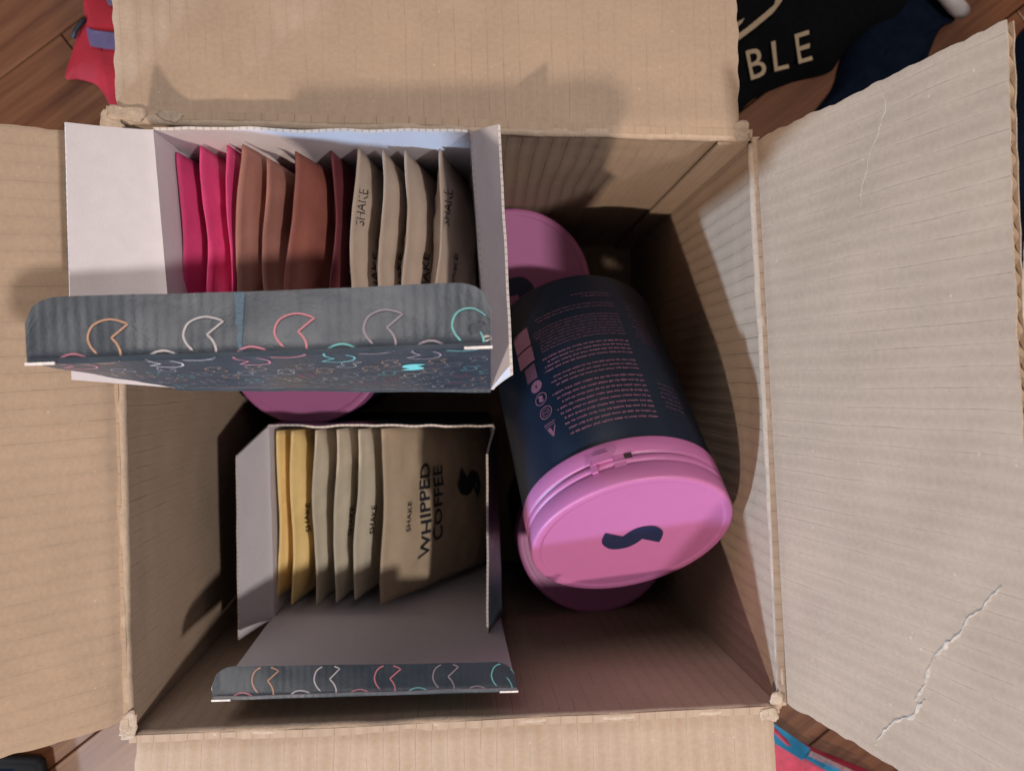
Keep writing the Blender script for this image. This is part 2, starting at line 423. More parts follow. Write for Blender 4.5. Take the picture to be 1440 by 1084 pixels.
# left flap
f_left = flap(P(175, 1016, RIM + 0.001), P(155, 190, RIM + 0.001), P(-240, 146, RIM + 0.052), P(-240, 1140, RIM + 0.052), 12, -0.003)
# near flap (bottom)
f_near = flap(P(1087, 1002, RIM + 0.001), P(190, 1040, RIM + 0.001), P(175, 1420, RIM - 0.006), P(1110, 1400, RIM - 0.006), 13, 0.002)
# right flap: open edge shows its flutes, so it is built as liner + flutes + liner
ra, rb, rc, rd = P(1061, 198, RIM + 0.001), P(1104, 988, RIM + 0.001), P(1486, 1203, 0.4585), P(1414, 29, 0.4585)
rn = (rb - ra).cross(rd - ra).normalized()
if rn.x > 0: rn = -rn
lu, lv = (rb - ra).length, (rd - ra).length
def right_fn(off, seed):
    q = quadfn(ra, rb, rc, rd)
    def fn(u, v):
        p = q(u, v)
        k = 0.004 * math.sin(math.pi * u) * v + 0.0014 * ns(p, 18, 21) * min(1, v * 8)
        k -= 0.0014 * math.exp(-(v * lv / 0.0035) ** 2)
        # bent corner beyond the cracked crease
        s = (u - 0.80) * 0.26 + (v - 0.45) * 0.10
        if s > 0: k += 0.10 * s * s * 6
        p = p + rn * (k + off)
        w = 0.0006 * ns(p, 150, seed)
        if v == 1: p = p + (rd - ra).normalized() * w
        if u in (0, 1): p = p + (rb - ra).normalized() * w * 2.4
        return p
    return fn
def flip(fn): return lambda u, v: fn(1 - u, v)
fr_ = right_fn(0, 31)
tst = (fr_(0.6, 0.5) - fr_(0.5, 0.5)).cross(fr_(0.5, 0.6) - fr_(0.5, 0.5))
front = fr_ if tst.dot(rn) > 0 else flip(fr_)
f_right = sheet('flap', front, 90, 50, 0.0006, ['kraft_flap', 'kraft_flap', 'kraft_torn'], box, (lu, lv), edge=(0, 2, 2, 2))
back_ = right_fn(-0.0034, 37)
sheet('back_liner', back_ if front is fr_ else flip(back_), 60, 24, 0.0006, ['kraft_flap', 'kraft_flap', 'kraft_torn'], f_right, (lu, lv))
FV = [0.02 + 0.9785 * k / 14 for k in range(15)]; NF = len(FV)
ncyc = int(lu / 0.0078); per = 10
vs_, fs = [], []
for i in range(ncyc * per + 1):
    u = 0.004 + 0.992 * i / (ncyc * per)
    sw = math.sin(2 * math.pi * i / per + 0.6 * math.sin(i * 0.13)); sw = math.copysign(abs(sw) ** 0.8, sw)
    base = -0.0021 + 0.00125 * sw
    for v in FV: vs_.append(fr_(u, v) + rn * base)
for i in range(ncyc * per):
    for k in range(NF - 1): fs.append((NF * i + k, NF * i + k + 1, NF * i + NF + k + 1, NF * i + NF + k))
fl = link('flute', mesh(vs_, fs), 'kraft_flute', f_right, True)
sd = fl.modifiers.new('s', 'SOLIDIFY'); sd.thickness = 0.0002

# cracked crease and scratches on the right flap
def ridge(parent, fn, uvs, wid, hgt, mat, seed, normal):
    vs_, fs = [], []
    pts = []
    for k in range(len(uvs) - 1):
        for s in range(8):
            t = s / 8; pts.append((lerp(uvs[k][0], uvs[k + 1][0], t), lerp(uvs[k][1], uvs[k + 1][1], t)))
    pts.append(uvs[-1])
    p3 = [fn(*q) for q in pts]
    for k, p in enumerate(p3):
        t = (p3[min(k + 1, len(p3) - 1)] - p3[max(k - 1, 0)]).normalized(); s = t.cross(normal).normalized()
        w = wid * (0.12 + 1.5 * abs(ns(p, 260, seed))) * min(1, 8 * k / len(p3) + 0.1, 8 * (1 - k / len(p3)) + 0.1)
        p = p + s * (0.0022 * ns(p, 110, seed + 4) + 0.0008 * ns(p, 420, seed))
        for o_, h_ in ((-1, -0.0001), (-0.35, hgt * 0.8), (0.2, hgt), (1, -0.0001)):
            vs_.append(p + s * w * o_ + normal * h_)
    for k in range(len(p3) - 1):
        for j in range(3): fs.append((4 * k + j, 4 * k + j + 1, 4 * k + j + 5, 4 * k + j + 4))
    return link('crease', mesh(vs_, fs), mat, parent, True)
def uv_of(px, py):
    best = None
    d = (R @ Vector(((px - W / 2) / F, -(py - H / 2) / F, -1))).normalized()
    t = (ra - C0).dot(rn) / d.dot(rn); p = C0 + d * t
    for _ in range(2):
        bu, bv = (0.5, 0.5) if best is None else best
        st = 0.5
        while st > 1e-4:
            c = min(((bu + i * st, bv + j * st) for i in (-1, 0, 1) for j in (-1, 0, 1)), key=lambda q: (quadfn(ra, rb, rc, rd)(*q) - p).length)
            if c == (bu, bv): st *= 0.5
            bu, bv = c
        best = (bu, bv)
    return best
M['crease_pale'] = mat_plain('crease_pale', (0.48, 0.40, 0.33), 0.9, 0.2, 400, 0.4, 0.2)
ridge(f_right, fr_, [uv_of(*q) for q in ((1412, 822), (1398, 838), (1372, 868), (1356, 880), (1340, 902), (1318, 915), (1308, 935), (1296, 960), (1284, 982))], 0.0013, 0.0008, 'crease_pale', 3, rn)
ridge(f_right, fr_, [uv_of(*q) for q in ((1302, 985), (1284, 1000), (1262, 1014), (1246, 1030), (1232, 1046))], 0.0013, 0.0008, 'crease_pale', 6, rn)
ridge(f_right, fr_, [uv_of(*q) for q in ((1241, 112), (1242, 150), (1236, 185), (1229, 200), (1221, 225), (1214, 262), (1210, 292))], 0.0005, 0.0002, 'crease_pale', 8, rn)

# folds along the rim: rolled, slightly crushed board
def fold(a, b, seed, r=0.0028, dz=-0.0026):
    n = 50
    path = []
    for k in range(n + 1):
        p = lerp(a, b, k / n) + Vector((0, 0, dz)); path.append(p + Vector((ns(p, 40, seed), ns(p, 40, seed + 2), ns(p, 70, seed + 4))) * 0.0007)
    tube('fold', path, lambda t: r * (0.92 + 0.16 * noise.noise(Vector((t * 40, seed, 0)))), 'kraft_fold', box, 10)
fold(P(160, 165, RIM), P(1054, 191, RIM), 1)
fold(P(1061, 200, RIM), P(1102, 982, RIM), 2)
fold(P(190, 1037, RIM), P(1090, 998, RIM), 3)
fold(P(157, 188, RIM), P(178, 1018, RIM), 4)

# torn paper at the four corners
def scrap(center, ax, ay, seed, size, mat='kraft_torn', up=Vector((0, 0, 1))):
    n = 9; vs_, fs = [], []
    for j in range(n + 1):
        for i in range(n + 1):
            s, t = i / n - 0.5, j / n - 0.5
            rim_ = max(abs(s), abs(t)) * 2
            p = center + ax * s + ay * t
            j_ = Vector((ns(p, 240, seed), ns(p, 240, seed + 3), 0)) * size * 0.40 * rim_ ** 3
            p = p + j_ + up * (size * 0.26 * ns(p, 75, seed + 7) + size * 0.05 * ns(p, 330, seed + 8) - 0.0006)
            vs_.append(p)
    ix = lambda i, j: j * (n + 1) + i
    for j in range(n):
        for i in range(n):
            if i in (0, n - 1) and j in (0, n - 1): continue
            fs.append((ix(i, j), ix(i + 1, j), ix(i + 1, j + 1), ix(i, j + 1)))
    o = link('torn_paper', mesh(vs_, fs), mat, box, True)
    s = o.modifiers.new('s', 'SOLIDIFY'); s.thickness = 0.0005
    return o
random.seed(9)
X, Y = Vector((1, 0, 0)), Vector((0, 1, 0))
scrap(P(176, 158, RIM + 0.002), X * 0.018, Y * 0.007, 1, 0.005)
scrap(P(158, 166, RIM + 0.002), X * 0.009, Y * 0.010, 2, 0.007)
scrap(P(238, 163, RIM + 0.001), X * 0.012, Y * 0.004, 3, 0.005)
scrap(P(1045, 182, RIM + 0.001), X * 0.007, Y * 0.009, 4, 0.004)
scrap(P(1093, 984, RIM), X * 0.006, Y * 0.008, 6, 0.004)
scrap(P(1083, 1006, RIM + 0.001), X * 0.009, Y * 0.006, 10, 0.004)
scrap(P(180, 1022, RIM + 0.001), X * 0.007, Y * 0.012, 8, 0.005)

# ================================================================== tubs with pink lids
LR, BRD, TH, LH = 0.0553, 0.0545, 0.157, 0.026
def lathe(prof, seg=96):
    vs_, fs = [], []
    for r, z in prof:
        for s in range(seg):
            a = 2 * math.pi * s / seg; vs_.append((r * math.cos(a), r * math.sin(a), z))
    for k in range(len(prof) - 1):
        for s in range(seg):
            fs.append((k * seg + s, k * seg + (s + 1) % seg, (k + 1) * seg + (s + 1) % seg, (k + 1) * seg + s))
    fs.append(tuple(range(seg))[::-1]); fs.append(tuple((len(prof) - 1) * seg + s for s in range(seg)))
    return mesh(vs_, fs)
z0 = TH - LH
body_me = lathe([(BRD - 0.006, 0.0), (BRD - 0.0022, 0.0006), (BRD - 0.0006, 0.0025), (BRD, 0.005), (BRD, z0 - 0.008), (BRD - 0.0007, z0 - 0.004), (BRD - 0.0012, z0 + 0.004), (BRD - 0.0012, z0 + 0.012)])
body_me.materials.append(M['tub'])
for p in body_me.polygons: p.use_smooth = len(p.vertices) == 4
lid_me = lathe([(LR - 0.0012, z0 - 0.0004), (LR - 0.0002, z0), (LR, z0 + 0.0008),
                (LR, z0 + 0.0088), (LR - 0.0003, z0 + 0.0094), (LR - 0.0016, z0 + 0.0097), (LR - 0.0016, z0 + 0.0109), (LR - 0.0003, z0 + 0.0112),
                (LR, z0 + 0.0118), (LR, z0 + 0.0136), (LR - 0.0003, z0 + 0.0142), (LR - 0.0010, z0 + 0.0146), (LR - 0.0010, z0 + 0.0154), (LR - 0.0003, z0 + 0.0158), (LR, z0 + 0.0164),
                (LR, TH - 0.0016), (LR - 0.0002, TH - 0.0008), (LR - 0.0007, TH - 0.0002), (LR - 0.0014, TH), (LR - 0.0040, TH), (LR - 0.0046, TH - 0.0002), (LR - 0.0052, TH - 0.0007), (LR - 0.0060, TH - 0.0008), (0.002, TH - 0.0008)])
lid_me.materials.append(M['lid'])
for p in lid_me.polygons: p.use_smooth = len(p.vertices) == 4
EA = 0.0056   # emblem scale
d = Decals(); v2, f2 = s_fill()
d.add(v2, f2, lambda x, y: (x * EA, y * EA, TH - 0.0004))
emb_me = mesh(d.v, d.f); emb_me.materials.append(M['emblem'])
def frame_tab():
    # tear tab and the slot beside it, on the lid's skirt
    vs_, fs = [], []
    def blk(a0, a1, z0_, z1_, r0, r1, n=6):
        b = len(vs_)
        for k in range(n + 1):
            a = a0 + (a1 - a0) * k / n
            for r, z in ((r0, z0_), (r1, z0_), (r1, z1_), (r0, z1_)): vs_.append((r * math.cos(a), r * math.sin(a), z))
        for k in range(n):
            for s in range(4):
                q = b + 4 * k
                fs.append((q + s, q + (s + 1) % 4, q + 4 + (s + 1) % 4, q + 4 + s))
        fs.append((b, b + 1, b + 2, b + 3)); fs.append((b + 4 * n + 3, b + 4 * n + 2, b + 4 * n + 1, b + 4 * n))
    return vs_, fs, blk
def make_tub(name, label, loc, rot, slot_angle, emblem_rot, tabs=False):
    t = thing(name, label, 'tub', 'navy tubs with pink lids', loc)
    t.rotation_mode = 'QUATERNION'; t.rotation_quaternion = rot
    link('body', body_me, None, t)
    ld = bpy.data.objects.new('lid', lid_me); COL.objects.link(ld); ld.parent = t
    em = bpy.data.objects.new('emblem', emb_me); COL.objects.link(em); em.parent = ld; em.rotation_euler = (0, 0, emblem_rot)
    if tabs:
        v_, f_, blk = frame_tab()
        blk(slot_angle - 0.09, slot_angle + 0.09, z0 + 0.0072, z0 + 0.0118, LR - 0.002, LR + 0.0020)
        blk(slot_angle + 0.06, slot_angle + 0.115, z0 + 0.0098, z0 + 0.0160, LR - 0.002, LR + 0.0015)
        blk(slot_angle - 0.07, slot_angle + 0.00, z0 + 0.0050, z0 + 0.0080, LR - 0.002, LR + 0.0010)
        tb = link('tear_tab', mesh(v_, f_), 'lid', ld); fix_normals(tb)
        v_, f_, blk = frame_tab()
        blk(slot_angle - 0.27, slot_angle - 0.20, z0 + 0.0094, z0 + 0.0124, LR - 0.004, LR + 0.0002)
        so = link('slot', mesh(v_, f_), 'slot', ld); fix_normals(so)
        # smooth bridge between tab and slot where the strip starts
        v_, f_, blk = frame_tab()
        blk(slot_angle - 0.20, slot_angle - 0.09, z0 + 0.0086, z0 + 0.0166, LR - 0.003, LR - 0.0001, 8)
        br = link('strip_start', mesh(v_, f_), 'lid', ld); fix_normals(br)
    return t
from mathutils import Quaternion
def upright(px, py): 
    p = P(px, py, ZF + TH); return Vector((p.x, p.y, ZF + 0.0003))
q0 = Quaternion()
A = make_tub('tub', 'upright tub in the far shade, its pink lid half hidden behind the lying tub', upright(722, 403), q0, 0, math.radians(70))
B = make_tub('tub', 'upright tub whose pink lid peeps out below the lying tub near the near wall', upright(836, 753), q0, 0, 1.0)
Cc = make_tub('tub', 'upright tub showing only a sliver of pink lid between the two sachet cartons', upright(431, 486), q0, 0, 2.0)
# the leaning one
lidc = P(890, 757, CAMZ - 0.410); basec = P(801, 467, CAMZ - 0.518)
ax = (lidc - basec).normalized()
qx = Vector((0, 0, 1)).rotation_difference(ax)
tl = lidc - ax * TH
# work out which skirt angle faces the camera-left notch
Dm = qx.to_matrix()
def ang_of(px, py, zz):
    best = None
    for k in range(720):
        a = k * math.pi / 360
        p = tl + Dm @ Vector((LR * math.cos(a), LR * math.sin(a), zz))
        c = R.transposed() @ (p - C0); x = W / 2 + F * c.x / -c.z; y = H / 2 - F * c.y / -c.z
        if (C0 - p).dot(Dm @ Vector((math.cos(a), math.sin(a), 0))) < 0: continue
        dd = (x - px) ** 2 + (y - py) ** 2
        if best is None or dd < best[0]: best = (dd, a)
    return best[1]
sa = ang_of(852, 664, z0 + 0.011)
# emblem turned so that its long side lies across the picture
lx = Dm.transposed() @ Vector((0.97, 0.24, 0)); em_rot = math.atan2(lx.y, lx.x)
D4 = make_tub('tub', 'navy tub leaning on the others, pink lid with dark S mark towards the viewer', tl, qx, sa, em_rot + math.radians(98), True)

# small print on the leaning tub: (arc length s from centre angle, height z)
random.seed(21)
ta = ang_of(850, 560, 0.075)
tub_txt = Decals()
TXR = BRD + 0.00025
def on_tub(s, z):
    a = ta + s / BRD; return Vector((TXR * math.cos(a), TXR * math.sin(a), z))
# which way round does s run in the picture?  +s should go to picture right
pa, pb = tl + Dm @ on_tub(0, 0.07), tl + Dm @ on_tub(0.01, 0.07)
sgn = 1 if (R.transposed() @ (pb - C0)).x > (R.transposed() @ (pa - C0)).x else -1
def tub_at(s, z): return on_tub(sgn * s, z)
def bar(dec, s0, s1, zc_, h, mi):
    n = max(1, int((s1 - s0) / 0.0009))
    for k in range(n):
        a, b2 = lerp(s0, s1, k / n), lerp(s0, s1, (k + 1) / n)
        top = h * random.uniform(0.22, 0.52); bot = -h * random.uniform(0.24, 0.48)
        a += 0.00010; b2 -= random.uniform(0.00005, 0.00022)
        dec.add([(a, zc_ + bot), (b2, zc_ + bot), (b2, zc_ + top), (a, zc_ + top)], [(0, 1, 2, 3)], tub_at, mi)
def text_block(z_start, lines, s_left, s_right, h, pitch, mi, ragged):
    z = z_start
    for k in range(lines):
        s = s_right
        end = s_left + random.random() * ragged
        while s > end:
            wl = random.uniform(0.0018, 0.0062)
            bar(tub_txt, max(end, s - wl), s, z, h, mi); s -= wl + 0.0007
        z += pitch
    return z
# measured upwards from the base towards the lid
text_block(0.0200, 2, -0.006, 0.020, 0.0011, 0.0024, 1, 0.018)
text_block(0.0290, 2, -0.030, 0.021, 0.0011, 0.0026, 1, 0.004)
text_block(0.0385, 8, -0.032, 0.022, 0.0011, 0.0024, 1, 0.004)
text_block(0.0610, 4, -0.031, 0.022, 0.0013, 0.0031, 0, 0.005)
text_block(0.0765, 3, -0.030, 0.022, 0.0013, 0.0031, 0, 0.005)
text_block(0.0880, 9, -0.030, 0.023, 0.0016, 0.0037, 0, 0.005)
text_block(0.0260, 12, 0.028, 0.043, 0.0010, 0.0030, 1, 0.003)
text_block(0.0920, 6, 0.029, 0.045, 0.0010, 0.0034, 1, 0.003)
# badges in a column on the left
def rect(s0, s1, a, b2, mi):
    n = max(1, math.ceil(abs(s1 - s0) / 0.0016))
    for k in range(n):
        p, q = lerp(s0, s1, k / n), lerp(s0, s1, (k + 1) / n); tub_txt.add([(p, a), (q, a), (q, b2), (p, b2)], [(0, 1, 2, 3)], tub_at, mi)
for k in range(6):
    rect(-0.0465, -0.0345, 0.030 + k * 0.0024, 0.0323 + k * 0.0024, 0)
for k in range(6):
    rect(-0.0465, -0.0345, 0.0455 + k * 0.0019, 0.0473 + k * 0.0019, 0)
for k in range(5):
    rect(-0.0435, -0.0355, 0.0590 + k * 0.0022, 0.0611 + k * 0.0022, 1)
def ring(s, z, r, w, mi):
    n = 28; v_, f_ = [], []
    for k in range(n):
        a = 2 * math.pi * k / n
        v_ += [(s + r * math.cos(a), z + r * math.sin(a)), (s + (r - w) * math.cos(a), z + (r - w) * math.sin(a))]
    for k in range(n): a, b2 = 2 * k, 2 * ((k + 1) % n); f_.append((a, b2, b2 + 1, a + 1))
    tub_txt.add(v_, f_, tub_at, mi)
ring(-0.0380, 0.0755, 0.0040, 0.0022, 0); ring(-0.0380, 0.0755, 0.0017, 0.0009, 0)
ring(-0.0370, 0.0855, 0.0042, 0.0006, 0); tub_txt.add(*[([(x * 0.0010 - 0.037, y * 0.0008 + 0.0855) for x, y in s_fill()[0]], s_fill()[1])][0], tub_at, 0)
ring(-0.0360, 0.0960, 0.0042, 0.0006, 0); ring(-0.0360, 0.0960, 0.0026, 0.0006, 1); rect(-0.0380, -0.034, 0.0956, 0.0964, 1)
rect(-0.0392, -0.0318, 0.1035, 0.1046, 1); rect(-0.0388, -0.0322, 0.1052, 0.1061, 1)
tub_txt.add([(-0.038, 0.1070), (-0.0355, 0.1070), (-0.0338, 0.1125), (-0.0355, 0.1130)], [(0, 1, 2, 3)], tub_at, 0)
tub_txt.add([(-0.0330, 0.1070), (-0.0320, 0.1070), (-0.0345, 0.1135), (-0.0352, 0.1130)], [(0, 1, 2, 3)], tub_at, 0)
bd = [c for c in D4.children if c.name.startswith('body')][0]
tub_txt.build('label_print', ['tub_print', 'tub_print_dim'], bd)

# ================================================================== sachet cartons
CT = 0.0013
def carton(name, label, ztop, zbot, BLk, BRt, FRt, FLt, lflap, rflap, lid_fold, tuck_edge, seed, torn=False):
    """corners given as pixels at ztop; lflap/rflap = (back px, front px, z); lid_fold/tuck_edge = (left px, right px, z)"""
    t = thing(name, label, 'carton', 'opened sachet cartons')
    q = [P(*c, ztop) for c in (BLk, BRt, FRt, FLt)]
    dn_ = [Vector((p.x, p.y, zbot)) for p in q]
    mats = ['white_card', 'print_card', 'card_edge']
    names = ['back_wall', 'side_wall', 'front_wall', 'side_wall']
    cen = sum(q, Vector()) / 4
    for k in range(4):
        a, b = q[k], q[(k + 1) % 4]; fa, fb = dn_[k], dn_[(k + 1) % 4]
        f = quadfn(a, b, fb, fa); n = (b - a).cross(fa - a).normalized()
        if n.dot(cen - a) < 0:
            a, b, fa, fb = b, a, fb, fa; f = quadfn(a, b, fb, fa); n = -n
        wob = 0.0016 if k == 0 else 0.0004
        def fn(u, v, f=f, n=n, wob=wob):
            p = f(u, v); return p + n * (wob * ns(p, 45, seed) * (1 - v) + 0.0003 * ns(p, 120, seed)) + Vector((0, 0, wob * 0.5 * ns(p, 60, seed + 2) * (1 - v)))
        sheet(names[k], fn, 40, 12, CT, mats, t, ((b - a).length, ztop - zbot), edge=(1, 2, 2, 2) if k == 2 else (2, 2, 2, 2))
    sheet('bottom_panel', quadfn(dn_[3], dn_[2], dn_[1], dn_[0]), 2, 2, CT, mats, t, (0.14, 0.12))
    def side(hb, hf, ob, of, z, cham, inner_sign, warp):
        hb, hf = P(*hb, ztop + 0.0006), P(*hf, ztop + 0.0006); ob, of = P(*ob, z[0]), P(*of, z[1])
        f0 = quadfn(hb, hf, of, ob)
        def f(u, v):
            c0, c1 = cham
            uu = u
            lo, hi = c0 * min(1, v), 1 - c1 * min(1, v)
            uu = lo + (hi - lo) * u
            p = f0(uu, v); n = (hf - hb).cross(ob - hb).normalized()
            return p + n * (warp * math.sin(math.pi * min(v, 1)) + 0.0004 * ns(p, 60, seed + 5) - 0.0006 * math.exp(-(v / 0.05) ** 2))
        nrm = (hf - hb).cross(ob - hb)
        want = Vector((inner_sign, 0, 0.3))
        g = f if nrm.dot(want) > 0 else (lambda u, v: f(1 - u, v))
        return sheet('side_flap', g, 30, 16, CT, mats, t, ((hf - hb).length, (ob - hb).length))
    side(BLk, FLt, lflap[0], lflap[1], lflap[2], lflap[3], 1, lflap[4])
    side(BRt, FRt, rflap[0], rflap[1], rflap[2], rflap[3], -1, rflap[4])
    # lid with tuck flap
    hl, hr = q[3] + Vector((0, 0, 0.0006)), q[2] + Vector((0, 0, 0.0006))
    fl_, fr2 = P(*lid_fold[0], lid_fold[2]), P(*lid_fold[1], lid_fold[2])
    tl_, tr_ = P(*tuck_edge[0], tuck_edge[2]), P(*tuck_edge[1], tuck_edge[2])
    Wd = (fr2 - fl_).length; Ln = ((hl - fl_).length + (hr - fr2).length) / 2; Tk = ((tl_ - fl_).length + (tr_ - fr2).length) / 2
    fl0 = quadfn(fl_, fr2, hr, hl); ft0 = quadfn(tl_, tr_, fr2, fl_)
    nl = (fr2 - fl_).cross(hl - fl_).normalized(); nk = (tr_ - tl_).cross(fl_ - tl_).normalized()
    if nl.y > 0: nl = -nl
    if nk.z < 0: nk = -nk
    bend = 0.0022
    def lid_out(u, v): 
        p = fl0(u, v); return p + nl * (bend * math.sin(math.pi * u) * math.sin(math.pi * v) + 0.0004 * ns(p, 60, seed))
    rr = 0.16
    def tuck_out(u, v):
        # v = 0 free edge, 1 fold; rounded free corners
        x = u * Wd; c = 0.011
        edge = min(x, Wd - x)
        vv = v
        if edge < c:
            k = 1 - math.sqrt(max(0, 1 - ((c - edge) / c) ** 2)); vv = v + (1 - v) * k * (c / Tk) * 0.9
        p = ft0(u, min(1, vv)); return p + nk * (0.0008 * math.sin(math.pi * u * 1.3 + seed) * (1 - v) + 0.0005 * ns(p, 70, seed + 1) - 0.0010 * max(0, v - 0.85) / 0.15)
    # front of these sheets = printed side
    om = ['print_card', 'white_card', 'card_edge']
    def oriented(f, want):
        n = (f(0.6, 0.5) - f(0.4, 0.5)).cross(f(0.5, 0.6) - f(0.5, 0.4))
        return f if n.dot(want) > 0 else (lambda u, v: f(1 - u, v))
    lid = sheet('lid', oriented(lid_out, nl), 40, 24, CT, om, t, (Wd, Ln), edge=(0, 2, 0, 2))
    tk = sheet('tuck_flap', oriented(tuck_out, nk), 60, 16, CT, om, t, (Wd, Tk), edge=(2, 2, 0, 2))
    # print: paper coordinates a along the width, b > 0 on the tuck flap, b < 0 on the lid
    def on_tuck(a, b): u, v = a / Wd, 1 - b / Tk; return tuck_out(u, v) + nk * 0.0003
    def on_lid(a, b): return lid_out(a / Wd, -b / Ln) + nl * 0.0003
    dt_, dl_ = Decals(), Decals()
    inks = ['peach', 'silver', 'rose', 'mauve', 'teal', 'crimson', 'blush']
    sv, sf = s_strip(0.21); sv2, sf2 = s_strip(0.12)
    def motif(a0, b0, sc, mi, rot=0.0, fill=False):
        vv, ff = (s_fill() if fill else (sv, sf) if sc > 0.0026 else (sv2, sf2))
        ca, sn = math.cos(rot), math.sin(rot)
        v2 = [(a0 + sc * (x * ca - y * sn), b0 + sc * (x * sn + y * ca)) for x, y in vv]
        def kt(a, b): return 0.0002 < b < Tk * 0.97 and 0.001 < a < Wd - 0.0008
        def kl(a, b): return -Ln * 0.98 < b < 0.0004 and 0.001 < a < Wd - 0.0008
        def clampb(a, b): return on_tuck(a, min(max(b, 0), Tk))
        dt_.add(v2, ff, clampb, mi, kt)
        dl_.add(v2, ff, lambda a, b: on_lid(a, max(min(b, 0), -Ln)), mi, kl)
    k0 = Wd / 655.0                          # paper metres per photo pixel of the nearer carton
    rnd = random.Random(seed)
    for i, x in enumerate((107, 240, 368, 495, 622)): motif(x * k0, 24 * k0, 0.00330 * Wd / 0.146, i, rnd.uniform(-0.05, 0.05))
    for i, x in enumerate((55, 180, 305, 432, 560)): motif(x * k0, -26 * k0, 0.0030 * Wd / 0.146, (6, 1, 6, 4, 3)[i], rnd.uniform(-0.1, 0.1))
    y = -0.020
    for r in range(12):
        step = 0.0150 - 0.0002 * r; sc = 0.0017 - 0.00004 * r
        a = 0.004 + (r % 2) * step / 2
        while a < Wd:
            fillit = (r == 1 and abs(a - 0.119 * Wd / 0.146) < step / 2)
            motif(a + rnd.uniform(-0.001, 0.001), y + rnd.uniform(-0.0012, 0.0012), sc * (1.4 if fillit else 1), 7 if fillit else rnd.choice((0, 1, 1, 3, 3, 4, 0, 6, 5, 3)), rnd.uniform(-0.3, 0.3), fillit)
            a += step
        y -= 0.0098
    im = ['ink_' + k for k in inks] + ['teal_fill']
    dt_.build('printed_motifs', im, tk); dl_.build('printed_motifs', im, lid)
    # white slits at the ends of the fold
    for s, p_, o_ in ((1, fl_, 1), (-1, fr2, -1)):
        dv = (fr2 - fl_).normalized()
        a = p_ + dv * (-0.0006 if s > 0 else 0.0006)
        sl = [a + nk * 0.0004, a + dv * s * 0.009 + nk * 0.0004, a + dv * s * 0.009 - Vector((0, 0.0007, -0.0002)), a - Vector((0, 0.0007, -0.0002))]
        dd = Vector((0, 0, -0.0006)); v_ = sl + [x + dd for x in sl]
        o = link('fold_slit', mesh(v_, [(0, 1, 2, 3), (7, 6, 5, 4), (0, 4, 5, 1), (1, 5, 6, 2), (2, 6, 7, 3), (3, 7, 4, 0)]), 'torn_card', tk); fix_normals(o)
    if name and torn:
        dd_ = Decals(); n = 12
        vq = []
        for k in range(n + 1):
            b = lerp(0.0002, Tk * 0.985, k / n); wob = 0.0006 * noise.noise(Vector((k * 0.9, seed, 0)))
            vq += [(293 * k0 + wob * 1.6 + 0.0004 - 0.0012 * k / n, b), (299 * k0 + 0.0012 * k / n + 0.5 * wob, b)]
        dd_.add(vq, [(2 * k, 2 * k + 1, 2 * k + 3, 2 * k + 2) for k in range(n)], on_tuck, 0)
        dd_.build('highlit_tear', ['tear_highlight'], tk)  # pale strip along the tear, crease highlight painted in
        c = on_tuck(Wd - 0.0035, 0.006)
        for cc, s1, s2, sd_, mt in ((c, 0.006, 0.004, 61, 'print_card'), (c + Vector((0.0025, -0.003, 0.0004)), 0.0026, 0.0014, 62, 'torn_card')):
            o = scrap(cc + nk * 0.0006, Vector((s1, s2 * 0.4, 0)), Vector((-s2 * 0.3, s2, 0)), sd_, 0.003, mt); o.parent = tk; o.name = 'torn_corner'
    print(name, 'W %.3f lid %.3f tuck %.3f depth %.3f flap' % (Wd, Ln, Tk, (q[0] - q[3]).length))
    return t
Z1 = CAMZ - 0.354; Z2 = CAMZ - 0.508
carton('sachet_carton', 'open carton of pink brown and beige sachets, raised at the far left of the box', Z1, Z1 - 0.192,
       (215, 183), (661, 187), (690, 548), (246, 545),
       ((92, 172), (101, 534), (CAMZ - 0.333, CAMZ - 0.335), (0.0, 0.0), 0.001),
       ((700, 175), (718, 527), (CAMZ - 0.330, CAMZ - 0.328), (0.0, 0.0), 0.0006),
       ((38, 511), (690, 487), CAMZ - 0.246), ((33, 418), (690, 397), CAMZ - 0.256), 3, True)
carton('sachet_carton', 'open carton of yellow and cream sachets set lower, its lid at the near wall', Z2, ZF + 0.001,
       (377, 600), (694, 600), (703, 868), (385, 868),
       ((334, 612), (337, 899), (CAMZ - 0.474, CAMZ - 0.474), (0.10, 0.0), 0.0004),
       ((684, 610), (684, 894), (CAMZ - 0.470, CAMZ - 0.470), (0.10, 0.0), 0.0004),
       ((299, 984), (727, 971), CAMZ - 0.376), ((298, 938), (726, 929), CAMZ - 0.386), 8)

